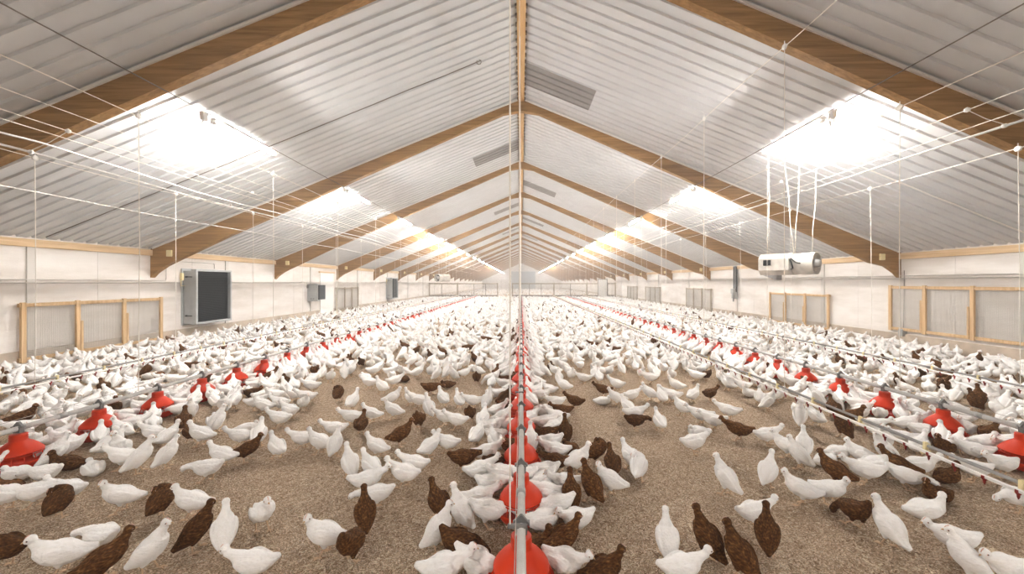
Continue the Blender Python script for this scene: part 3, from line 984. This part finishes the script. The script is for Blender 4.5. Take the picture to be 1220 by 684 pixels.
POSES = dict(
    # pitch of the body, height of its centre, head (x, y, z), pitch of the head, head turn, lift of the tail, leg reach
    stand=dict(pitch=22, cz=.148, head=(.122, 0, .268), hp=-8, hy=0, tail=22),
    look=dict(pitch=26, cz=.150, head=(.108, .012, .272), hp=-5, hy=62, tail=16),
    upright=dict(pitch=46, cz=.160, head=(.088, 0, .312), hp=-6, hy=0, tail=8),
    tall=dict(pitch=52, cz=.165, head=(.078, -.008, .318), hp=-4, hy=-50, tail=4),
    level=dict(pitch=8, cz=.140, head=(.176, 0, .232), hp=-14, hy=0, tail=26),
    forage=dict(pitch=-6, cz=.140, head=(.212, .01, .128), hp=-42, hy=0, tail=22),
    peck=dict(pitch=-22, cz=.148, head=(.176, .012, .040), hp=-72, hy=0, tail=30),
    feed=dict(pitch=-12, cz=.142, head=(.200, 0, .105), hp=-55, hy=0, tail=26),
    sit=dict(pitch=12, cz=.072, head=(.112, 0, .184), hp=-8, hy=20, tail=14, sit=True),
    rest=dict(pitch=4, cz=.066, head=(.098, .006, .120), hp=-14, hy=0, tail=8, sit=True),
    preen=dict(pitch=24, cz=.148, head=(.030, .062, .218), hp=-38, hy=150, tail=14),
)


def hen_shapes(p):
    """-> (feathered body as one surface, list of (verts, faces, material) for the small bare parts)"""
    pa = math.radians(p['pitch'])
    ca, sa = math.cos(pa), math.sin(pa)
    cz = p['cz']
    B = lambda u, v, y=0.0: (u * ca - v * sa, y, cz + u * sa + v * ca)
    tl = math.tan(math.radians(p['tail']))
    flat = 0.9 if p.get('sit') else 1.0
    tr = [(-.160, .044, .010, .016), (-.148, .038, .017, .021), (-.120, .024, .028, .033), (-.090, .010, .042, .048), (-.055, -.002, .056, .062),
          (-.010, -.006, .066, .070 * flat), (.036, -.004, .066, .070 * flat), (.072, .006, .053, .059)]
    rows = []
    for u, v, wd, ht in tr:
        vv = v + (max(0, -u - .055) * (tl - .38))
        rows.append((*B(u, vv), wd, ht))
    hx, hy, hz = p['head']
    hp, hyw = math.radians(p['hp']), math.radians(p['hy'])
    fwd = Vector((math.cos(hp) * math.cos(hyw), math.cos(hp) * math.sin(hyw), math.sin(hp)))
    head = Vector((hx, hy, hz))
    c0 = Vector(B(.072, .006)); c1 = Vector(B(.105, .03))
    # the neck leaves the breast and bends to the back of the head
    back = head - Vector((fwd.x, fwd.y, 0)).normalized() * 0.006 - Vector((0, 0, 1)) * .020 if hp > -0.6 else head - fwd * .022
    pts = []
    for k, t in enumerate((.22, .45, .7, 1.0)):
        q = c0 * (1 - t) ** 2 + c1 * (2 * t * (1 - t)) + back * t * t
        pts.append(q)
    rr = ((.046, .052), (.034, .040), (.0265, .0295), (.0235, .0245))
    for q, (a, b) in zip(pts, rr):
        rows.append((q.x, q.y, q.z, a, b))
    body = loft([tuple(r) for r in cr(rows, 3)], 20)
    parts = [body]
    # head
    hrows = []
    for d, wd, ht, dz in ((-.027, .014, .014, -.003), (-.019, .0235, .024, .0), (-.004, .0272, .0278, .002), (.010, .0235, .0235, .001), (.022, .016, .016, -.003), (.028, .009, .009, -.005)):
        q = head + fwd * d + Vector((0, 0, dz))
        hrows.append((q.x, q.y, q.z, wd, ht))
    # side vector for a turned head
    vs, fs = [], []
    n = 16
    sd = Vector((-math.sin(hyw), math.cos(hyw), 0))
    up = fwd.cross(sd)
    if up.z < 0 and abs(hp) < 1.4:
        up = -up
    for r in hrows:
        c = Vector(r[:3])
        for k in range(n):
            a = 2 * PI * k / n
            vs.append(c + sd * math.cos(a) * r[3] + up * math.sin(a) * r[4])
    for i in range(len(hrows) - 1):
        for k in range(n):
            q = (k + 1) % n
            fs.append((i * n + k, i * n + q, (i + 1) * n + q, (i + 1) * n + k))
    fs.append(tuple(range(n - 1, -1, -1))); fs.append(tuple((len(hrows) - 1) * n + k for k in range(n)))
    parts.append((vs, fs))
    # wings folded on the flanks
    for s in (-1, 1):
        wr = []
        for u, v, y, wd, ht in ((.062, .006, .052, .012, .018), (.040, .006, .063, .016, .038), (-.005, .004, .066, .017, .047), (-.050, .004, .058, .014, .040), (-.088, .008, .045, .011, .027), (-.125, .018, .026, .006, .012)):
            vv = v + (max(0, -u - .055) * (tl - .38)) * .8
            wr.append((*B(u, vv, s * y), wd, ht))
        parts.append(loft([tuple(r) for r in cr(wr, 2)], 12))
        for (u0, v0, u1, v1, yy, wd) in ((-.03, -.026, -.118, -.006, .062, .0085), (-.02, -.012, -.132, .010, .065, .009), (-.01, .004, -.140, .026, .064, .009)):
            fr = []
            for t, q in ((0, .5), (.3, 1), (.7, .9), (1, .35)):
                u, v = u0 + (u1 - u0) * t, v0 + (v1 - v0) * t
                v += (max(0, -u - .055) * (tl - .38)) * .8
                fr.append((*B(u, v, s * (yy - .042 * t ** 1.6)), wd * q, .013 * q))
            parts.append(loft([tuple(r) for r in cr(fr, 2)], 10))
    bare = []
    # legs
    foot_x = -.004 if p['pitch'] > -10 else .012
    if not p.get('sit'):
        for s in (-1, 1):
            lag = .026 * s
            hip = Vector(B(-.016, -.03, s * .034)); hock = Vector((hip.x * .5 - .012 + lag * .6, s * .030, .062))
            th = [(*hip.lerp(hock, t), w_, w_) for t, w_ in ((0, .034), (.35, .030), (.7, .019), (1.0, .0105))]
            # thighs run downwards: rings across their own path
            m = MB(); m.tube([Vector(t[:3]) for t in th], [t[3] for t in th], 12)
            parts.append((m.v, m.f))
            foot = Vector((foot_x + .012 + lag, s * .034, .007))
            m = MB(); m.tube([hock + Vector((0, 0, .012)), hock, foot], [.0062, .006, .0052], 6)
            for ang, ln in ((0, .044), (28 , .038), (-28, .038), (176, .020)):
                a = math.radians(ang)
                m.tube([foot, foot + Vector((math.cos(a) * ln * .55, math.sin(a) * ln * .55, .003)), foot + Vector((math.cos(a) * ln, math.sin(a) * ln, -.004))], [.0048, .0042, .0022], 5)
            bare.append((m.v, m.f, 1))
    # beak, eyes with their pale ring, small comb
    m = MB()
    bk = head + fwd * .023 + up * -.004
    m.tube([bk, bk + fwd * .010 - up * .0005, bk + fwd * .019 - up * .005], [.0066, .005, .0008], 8)
    bare.append((m.v, m.f, 2))
    m = MB()
    for s in (-1, 1):
        e = head + fwd * .007 + up * .004 + sd * (.0238 * s)
        m.sphere(e, .0042, 0, 1)
    bare.append((m.v, m.f, 3))
    m = MB()
    for s in (-1, 1):
        e = head + fwd * .007 + up * .003 + sd * (.0212 * s)
        m.sphere(e, .0066, 0, 1, (1, .7, 1))
    cm = [head + fwd * d + up * h for d, h in ((.023, .010), (.015, .021), (.008, .024), (.002, .029), (-.004, .025))]
    m.tube(cm, [.002, .003, .003, .0028, .002], 6)
    bare.append((m.v, m.f, 4))
    return parts, bare


def fused(parts, voxel, smooth, ratio=1.0):
    """one closed surface out of overlapping closed shells"""
    me = bpy.data.meshes.new('tmp')
    m = MB()
    for vs, fs in parts:
        m.add(vs, fs)
    me.from_pydata(m.v, [], m.f); me.update()
    bm = bmesh.new(); bm.from_mesh(me); bmesh.ops.recalc_face_normals(bm, faces=bm.faces[:]); bm.to_mesh(me); bm.free()
    o = bpy.data.objects.new('tmp', me); col.objects.link(o)
    md = o.modifiers.new('r', 'REMESH'); md.mode = 'VOXEL'; md.voxel_size = voxel
    md = o.modifiers.new('s', 'SMOOTH'); md.factor = 0.5; md.iterations = smooth
    if ratio < 1:
        md = o.modifiers.new('d', 'DECIMATE'); md.ratio = ratio
    dg = bpy.context.evaluated_depsgraph_get()
    ev = o.evaluated_get(dg); em = ev.to_mesh()
    V = [v.co[:] for v in em.vertices]; Fc = [tuple(p.vertices) for p in em.polygons]
    ev.to_mesh_clear()
    bpy.data.objects.remove(o); bpy.data.meshes.remove(me)
    return V, Fc


HEN = {}      # (pose, colour) -> mesh
LOD = {}      # (pose, level) -> (verts array, tri array, mat array)
for pname, p in POSES.items():
    parts, bare = hen_shapes(p)
    V, Fc = fused(parts, 0.0058, 2)
    for c in 'WB':
        m = MB(); m.add(V, Fc, 0, True)
        for vs, fs, mi in bare:
            m.add(vs, fs, mi, True)
        HEN[pname, c] = m.mesh('hen_' + pname, [M['feather' + c], M['leg'], M['beak'], M['eye'], M['comb']])
    for lv, (vox, ratio) in enumerate(((0.010, 0.34), (0.014, 0.22), (0.018, 0.16))):
        V2, F2 = fused(parts, vox, 1, ratio)
        tv, tf, tm = list(V2), [], []
        for f in F2:
            for k in range(1, len(f) - 1):
                tf.append((f[0], f[k], f[k + 1])); tm.append(0)
        if lv < 2:
            for vs, fs, mi in bare:
                if (mi == 1 and lv == 0) or (mi == 4 and lv == 0):
                    b = len(tv); tv += [tuple(q) for q in vs]
                    for f in fs:
                        for k in range(1, len(f) - 1):
                            tf.append((b + f[0], b + f[k], b + f[k + 1])); tm.append(mi)
        LOD[pname, lv] = (np.array(tv, float), np.array(tf, int), np.array(tm, int))

# every hen as (x, y, colour, heading in degrees, pose); headings: 0 right, 90 away, 180 left, 270 to the camera
NEAR = """
75 684 W 215 stand; 122 694 B 60 stand; 118 660 W 172 forage; 178 683 W 18 upright; 233 657 B 48 upright; 267 657 W 122 upright; 229 617 W 192 stand; 192 616 B 100 preen;
145 610 W 212 look; 70 617 B 112 preen; 46 604 W 195 forage; 78 600 W 184 level; 12 591 B 182 sit; 6 608 W 186 level; 52 580 W 184 forage; 20 571 W 188 rest; 14 557 W 2 level;
48 558 W 62 upright; 80 560 B 200 sit; 111 566 W 150 rest; 77 539 W 205 stand; 38 536 W 150 feed; 131 544 W 82 stand; 147 560 W 182 level; 165 564 W 50 upright; 198 558 W 62 upright;
247 574 W 180 forage; 268 556 W 188 stand; 291 551 B 32 stand; 238 531 W 184 stand; 224 529 B 150 level; 205 532 W 80 stand; 287 532 W 190 level; 182 528 W 175 level; 302 694 W 186 level;
3 677 B 182 level; 330 547 W 150 stand; 360 535 W 182 level; 381 541 W 176 stand; 399 544 W 88 upright; 399 522 W 190 level; 308 532 W 110 stand; 417 570 W 136 upright; 449 546 W 170 stand;
442 571 W 150 stand; 437 589 W 14 level; 482 580 W 164 level; 493 568 W 172 level; 449 606 W 186 forage; 435 634 B 118 upright; 418 672 B 92 peck; 388 661 W 196 look; 312 632 W 320 stand;
477 532 B 34 stand; 552 561 B 22 forage; 512 546 W 48 stand; 533 540 W 166 level; 568 531 W 66 stand; 579 553 W 18 level; 592 541 W 118 stand; 577 573 W 22 level; 600 583 W 20 feed;
573 607 W 8 level; 586 594 W 26 feed; 557 631 W 148 upright; 590 626 W 10 feed; 523 619 B 132 stand; 521 656 W 24 upright; 550 674 B 12 peck; 528 702 W 10 level; 566 692 W 345 feed; 603 566 B 40 feed;
637 541 W 96 upright; 652 542 W 168 feed; 661 549 W 172 level; 688 564 W 20 stand; 674 529 B 92 upright; 680 541 B 130 rest; 710 553 B 10 preen; 656 569 B 178 level; 628 566 W 160 feed;
626 582 W 150 feed; 648 586 W 214 feed; 668 592 W 188 level; 655 604 W 176 level; 673 609 B 92 upright; 705 599 B 130 upright; 730 568 B 94 stand; 728 591 W 168 look; 761 573 W 62 preen; 752 560 W 120 stand;
642 621 W 182 feed; 634 634 W 178 feed; 682 634 W 205 level; 668 668 B 22 stand; 642 655 B 12 sit; 647 697 W 330 level; 795 667 W 78 upright; 845 670 B 122 upright; 882 690 B 126 upright;
812 700 W 4 level; 718 706 B 5 stand; 827 541 W 10 level; 866 590 W 132 upright; 899 629 W 6 level; 880 525 B 150 level; 914 531 W 2 level; 914 660 B 62 upright; 915 580 W 36 upright;
938 546 W 140 stand; 953 559 W 148 upright; 958 545 W 62 upright; 955 602 W 158 stand; 988 601 W 300 stand; 996 579 B 120 stand; 999 545 W 2 rest; 984 555 W 10 rest; 1005 523 B 92 upright;
1031 577 W 164 level; 1027 557 W 150 stand; 1050 570 W 2 level; 1057 556 W 160 upright; 1073 574 B 134 stand; 1098 572 W 352 level; 1084 582 W 330 feed; 1108 594 B 188 sit; 1103 617 W 352 sit;
1018 629 B 92 peck; 1060 652 W 104 upright; 1138 663 W 172 level; 1156 694 W 142 upright; 1204 702 W 182 level; 1118 574 B 8 sit; 1160 574 W 170 level; 1194 568 W 182 level; 1212 609 W 184 forage;
1162 551 W 160 level; 1178 530 B 20 level; 1207 551 W 186 level; 1140 540 W 30 level; 1098 545 W 20 stand; 1122 548 B 200 stand; 1078 534 W 170 level; 1050 530 W 150 stand; 1192 541 W 150 feed;
333 510 W 175 level; 420 489 W 80 stand; 403 479 B 95 preen; 467 484 W 30 stand; 469 500 W 180 look; 420 508 W 190 level; 443 504 W 185 stand; 430 518 B 100 level; 499 512 B 92 peck;
511 498 W 130 upright; 530 508 W 165 level; 544 512 W 168 level; 528 485 W 130 stand; 513 471 B 20 forage; 490 484 W 150 stand; 499 487 W 170 level; 560 503 B 92 peck; 548 487 W 120 stand;
563 487 W 185 level; 533 462 B 200 rest; 568 458 B 90 peck; 591 454 B 80 stand; 580 488 W 60 upright; 592 500 W 40 level; 598 508 W 20 stand; 365 482 W 185 level; 350 479 W 170 stand; 318 493 W 190 stand;
330 491 W 170 level; 305 489 W 20 level; 345 500 W 160 level; 430 438 B 92 peck; 481 455 B 150 rest; 455 470 W 150 stand; 470 462 W 40 level; 440 464 W 170 level;
666 459 W 92 upright; 672 468 W 150 stand; 696 458 W 170 level; 719 473 B 160 level; 685 488 B 150 level; 718 482 W 0 rest; 714 457 W 92 stand; 735 466 W 140 level; 735 484 W 165 stand;
748 495 W 120 stand; 753 480 W 20 level; 756 503 W 0 level; 757 513 B 12 forage; 774 478 W 150 look; 789 482 W 98 stand; 786 514 W 96 stand; 775 458 W 180 level; 806 468 W 160 stand; 800 480 W 150 level;
813 496 W 130 stand; 826 480 W 30 stand; 836 506 W 160 level; 846 478 B 20 level; 850 512 W 170 level; 868 500 W 150 level; 832 520 W 176 rest; 645 480 W 170 feed; 655 472 W 150 level; 640 500 W 178 feed; 662 489 W 200 level;
650 515 W 172 feed; 664 508 W 160 level; 660 522 W 40 level; 670 500 B 190 level; 648 530 B 160 feed; 606 520 W 20 feed; 598 530 W 30 feed; 588 520 W 10 level; 575 512 W 80 stand; 607 545 B 40 feed; 610 497 B 60 feed
"""
hens = []
for it in NEAR.replace('\n', ' ').split(';'):
    q = it.split()
    if len(q) < 5:
        continue
    x, y = ground(float(q[0]), float(q[1]))
    hens.append([x, y, q[2], float(q[3]), q[4], 1])

CELL = 0.3
grid = {}


def gadd(x, y):
    grid.setdefault((int(math.floor(x / CELL)), int(math.floor(y / CELL))), []).append((x, y))


def clear(x, y, d):
    cx, cy = int(math.floor(x / CELL)), int(math.floor(y / CELL))
    for i in (-1, 0, 1):
        for j in (-1, 0, 1):
            for (a, b) in grid.get((cx + i, cy + j), ()):
                if (a - x) ** 2 + (b - y) ** 2 < d * d:
                    return False
    return True


# keep hens off the pans: the outer wires first
for h in hens:
    for (a, b) in PANS:
        dx, dy = h[0] - a, h[1] - b
        if abs(dx) < 0.5 and abs(dy) < 0.4:
            d = math.hypot(dx, dy)
            if d < 0.29:
                k = 0.29 / max(d, 1e-3)
                h[0], h[1] = a + dx * k, b + dy * k
for it in range(10):             # ease apart the hens that were read too close to each other
    for i, h in enumerate(hens):
        for g in hens[:i]:
            dx, dy = h[0] - g[0], h[1] - g[1]
            d = math.hypot(dx, dy)
            if 1e-6 < d < 0.19:
                k = (0.19 - d) / d * 0.5
                h[0] += dx * k; h[1] += dy * k; g[0] -= dx * k; g[1] -= dy * k
for h in hens:
    gadd(h[0], h[1])

# hens gathered round the pans
for (a, b) in PANS:
    if abs(a) < 1 and b < 5.2:
        continue
    for n, r0, r1 in ((8, .262, .30), (10, .40, .46)) if b > 6.5 else ((8, .265, .31),):
        a0 = R.uniform(0, 6)
        for k in range(n):
            th = 2 * PI * k / n + a0 + R.uniform(-.15, .15)
            rr = R.uniform(r0, r1)
            x, y = a + rr * math.cos(th), b + rr * math.sin(th)
            if clear(x, y, 0.15):
                ps = R.choice(('stand', 'upright', 'stand', 'look', 'tall')) if b > 6.5 else R.choice(('feed', 'forage', 'stand', 'level', 'look'))
                hens.append([x, y, 'B' if R.random() < 0.06 else 'W', math.degrees(th) + 180 + R.uniform(-15, 15), ps, 2 if b > 6.5 else 0])
                gadd(x, y)


def density(x, y):
    """hens per square metre, as thick as the photo shows them"""
    ax = abs(x)
    if y < 3.6:
        return 0.0
    if x < -2.75 and y < 5.3:
        return 7.5 if x < -3.3 else 2.0
    if x > 3.3 and y < 5.4:
        return 7.5 if x > 4.0 else 2.5
    if ax < 3.3 and y < 6.7:
        return 0.0 if ax > 0.5 else 2.0
    if ax < 3.2 and y < 8.2:
        return 7.0 if x < 0 else 4.0
    if y < 42:
        return 11.5
    return 3.2


def dart(x0, x1, y0, y1, tries, dmin):
    for _ in range(tries):
        x, y = R.uniform(x0, x1), R.uniform(y0, y1)
        if R.random() > density(x, y) / 11.5:
            continue
        if abs(x) > abs(y) * 1.7 + 0.6:
            continue
        # thin patches of open litter
        if y < 24 and math.sin(x * 1.9 + y * 0.7) + math.sin(y * 1.3 - x * 0.8) > 1.45 and R.random() < 0.75:
            continue
        if not clear(x, y, dmin):
            continue
        if any(abs(x - a) < 0.3 for a in (0.0, -4.7, 4.7)):
            if any((x - a) ** 2 + (y - b) ** 2 < 0.07 for a, b in PANS):
                continue
        pb = 0.10 if y < 7 and abs(x) > 3 else 0.055 if y < 14 else 0.035
        pose = R.choices(('stand', 'look', 'upright', 'tall', 'level', 'forage', 'peck', 'sit', 'rest', 'preen'), (22, 10, 15, 6, 20, 6, 5, 7, 5, 6))[0]
        hens.append([x, y, 'B' if R.random() < pb else 'W', R.uniform(0, 360), pose, 0])
        gadd(x, y)


dart(WL + 0.22, WR - 0.22, 3.5, 12.0, 14000, 0.205)
dart(WL + 0.22, WR - 0.22, 12.0, 41.6, 26000, 0.22)
dart(WL + 0.3, WR - 0.3, 42.4, 92.0, 8000, 0.3)

# which hens show largest
order = sorted(range(len(hens)), key=lambda i: hens[i][1] + 0.0)
W_MAX, B_MAX = 300, 110
single, rest, nw, nb = [], [], 0, 0
for i in order:
    h = hens[i]
    px = VX + F * h[0] / h[1]
    seen = -20 < px < 1240
    if h[2] == 'W' and nw < W_MAX and seen:
        single.append(i); nw += 1
    elif h[2] == 'B' and nb < B_MAX and seen:
        single.append(i); nb += 1
    elif -200 < px < 1420:
        rest.append(i)

LOOK = dict(stand='standing', look='head turned', upright='standing upright', tall='standing tall', level='stepping', forage='stretching low', peck='pecking litter',
            feed='feeding', sit='sitting', rest='resting flat', preen='preening')


def facing(a):
    a %= 360
    return ('facing right', 'facing away', 'facing left', 'facing camera')[int(((a + 45) % 360) // 90)]


# the place of a hen: which pan it stands level with, on which side, and which one it is outward from there
bands = {}
for i, h in enumerate(hens):
    x, y = h[0], h[1]
    if y > 41:
        continue
    if abs(x) < 2.35:
        row, first, ax = 'middle', 2.14, 0.0
    elif x < 0:
        row, first, ax = 'left', 3.57, -4.7
    else:
        row, first, ax = 'right', 3.57, 4.7
    k = max(0, int(round((y - first) / PAN)))
    sd = 'left' if x < ax else 'right'
    bands.setdefault((row, k, sd), []).append((abs(x - ax), abs(y), i))
place = {}
for (row, k, sd), L in bands.items():
    seen_c = {'W': 0, 'B': 0}
    for d, _, i in sorted(L):
        c = hens[i][2]
        place[i] = (nth(seen_c[c]), sd, nth(k), row)
        seen_c[c] += 1

for i in single:
    x, y, c, a, pose, hand = hens[i]
    nm = 'white_hen' if c == 'W' else 'brown_hen'
    o = link(nm, HEN[pose, c], None, (x, y, 0.0))
    s = 0.88 + 0.1 * R.random()
    o.scale = (s, s, s)
    o.rotation_euler = (0, 0, math.radians(a))
    n_, sd, k_, row = place[i]
    cw = 'white' if c == 'W' else 'brown'
    lab = '%s hen %s, %s, %s %s out %s of %s pan, %s row' % (cw, LOOK[pose], facing(a), n_, cw, sd, k_, row)
    tag(o, lab, 'hen', '%s hens near the camera' % cw if y < 5 else '%s hens of the flock' % cw)

# the flock beyond, far past counting: one surface
VV, FF, MM, nv = [], [], [], 0
for i in rest:
    x, y, c, a, pose, hand = hens[i]
    lv = 0 if y < 13 else 1 if y < 26 else 2
    v, f, mm = LOD[pose, lv]
    s = 0.86 + 0.14 * R.random() if hand < 2 else 0.97 + 0.08 * R.random()
    ar = math.radians(a)
    ca, sa = math.cos(ar) * s, math.sin(ar) * s
    o = np.empty_like(v)
    o[:, 0] = v[:, 0] * ca - v[:, 1] * sa + x
    o[:, 1] = v[:, 0] * sa + v[:, 1] * ca + y
    o[:, 2] = v[:, 2] * s
    VV.append(o); FF.append(f + nv); nv += len(v)
    MM.append(np.where(mm == 0, 0 if c == 'W' else 1, np.where(mm == 1, 2, 3)))
V = np.concatenate(VV); Fa = np.concatenate(FF); Ma = np.concatenate(MM)
me = bpy.data.meshes.new('hen_flock')
me.vertices.add(len(V)); me.vertices.foreach_set('co', V.astype(np.float32).ravel())
me.loops.add(Fa.size); me.loops.foreach_set('vertex_index', Fa.astype(np.int32).ravel())
me.polygons.add(len(Fa)); me.polygons.foreach_set('loop_start', np.arange(0, Fa.size, 3, dtype=np.int32))
for m_ in (M['featherW'], M['featherB'], M['leg'], M['comb']):
    me.materials.append(m_)
me.polygons.foreach_set('material_index', Ma.astype(np.int32))
me.polygons.foreach_set('use_smooth', np.ones(len(Fa), bool))
me.update(calc_edges=True)
me.validate()
o = link('hen_flock', me)
tag(o, 'dense distant flock of white and some brown hens filling the barn floor', 'hens', None, 'stuff')
print('HENS', len(hens), 'single', nw, nb, 'flock', len(rest), 'verts', len(V))

# pale shavings on the litter
m = MB()
for _ in range(4200):
    y = 1.7 + 6.5 * R.random() ** 1.6
    x = R.uniform(-1, 1) * min(1.4 * y + 0.3, 9.5)
    a = R.uniform(0, PI); ln = R.uniform(.006, .017) if R.random() < .965 else R.uniform(.025, .05); w_ = R.uniform(.002, .005)
    ca, sa = math.cos(a), math.sin(a)
    z = R.uniform(.0015, .006); tl = R.uniform(-.004, .006); bend = R.uniform(-.4, .4) * ln
    vs = []
    for t, off in ((-1, 0), (0, bend), (1, 0)):
        for q in (-1, 1):
            for zz in (0, .0022):
                px_, py_ = t * ln, q * w_ + off
                vs.append((x + px_ * ca - py_ * sa, y + px_ * sa + py_ * ca, z + zz + (tl if t == 1 else 0)))
    fs = []
    for b in (0, 4):
        fs += [(b, b + 4, b + 5, b + 1), (b + 2, b + 3, b + 7, b + 6), (b + 1, b + 5, b + 7, b + 3), (b, b + 2, b + 6, b + 4)]
    fs += [(0, 1, 3, 2), (8, 10, 11, 9)]
    m.add(vs, fs)
o = m.build('wood_shavings', M['shaving'])
tag(o, 'pale curled wood shavings strewn over the brown litter floor', 'shavings', None, 'stuff')
# ------------------------------------------------------------------ camera, world, view
cam = bpy.data.cameras.new('camera')
cam.sensor_width = 36.0
cam.lens = F / 1220.0 * 36.0
cam.shift_x = -(VX - 610.0) / 1220.0
cam.shift_y = (VY - 342.0) / 1220.0
cam.clip_end = 300
cam.clip_start = 0.05
co = bpy.data.objects.new('camera', cam)
col.objects.link(co)
co.location = (0, 0, EYE)
co.rotation_euler = (PI / 2, 0, 0)
sc.camera = co

w = bpy.data.worlds.new('world'); sc.world = w
w.use_nodes = True
w.node_tree.nodes['Background'].inputs['Color'].default_value = (0.02, 0.02, 0.02, 1)
w.node_tree.nodes['Background'].inputs['Strength'].default_value = 0.0

vs = w.node_tree.nodes.new('ShaderNodeVolumeScatter')          # dust in the air of the barn
vs.inputs['Density'].default_value = 0.008
vs.inputs['Anisotropy'].default_value = 0.4
vs.inputs['Color'].default_value = (1.0, 0.97, 0.94, 1)
w.node_tree.links.new(vs.outputs[0], w.node_tree.nodes['World Output'].inputs['Volume'])

sc.view_settings.view_transform = 'Standard'
sc.view_settings.look = 'None'
sc.view_settings.gamma = 1.0
sc.view_settings.use_curve_mapping = False
sc.view_settings.exposure = 2.78

sc.cycles.max_bounces = 5
sc.cycles.diffuse_bounces = 4
sc.cycles.glossy_bounces = 2
sc.cycles.transmission_bounces = 2
sc.cycles.transparent_max_bounces = 4
sc.cycles.volume_bounces = 0
sc.cycles.use_adaptive_sampling = True
sc.cycles.adaptive_threshold = 0.07
sc.cycles.adaptive_min_samples = 16
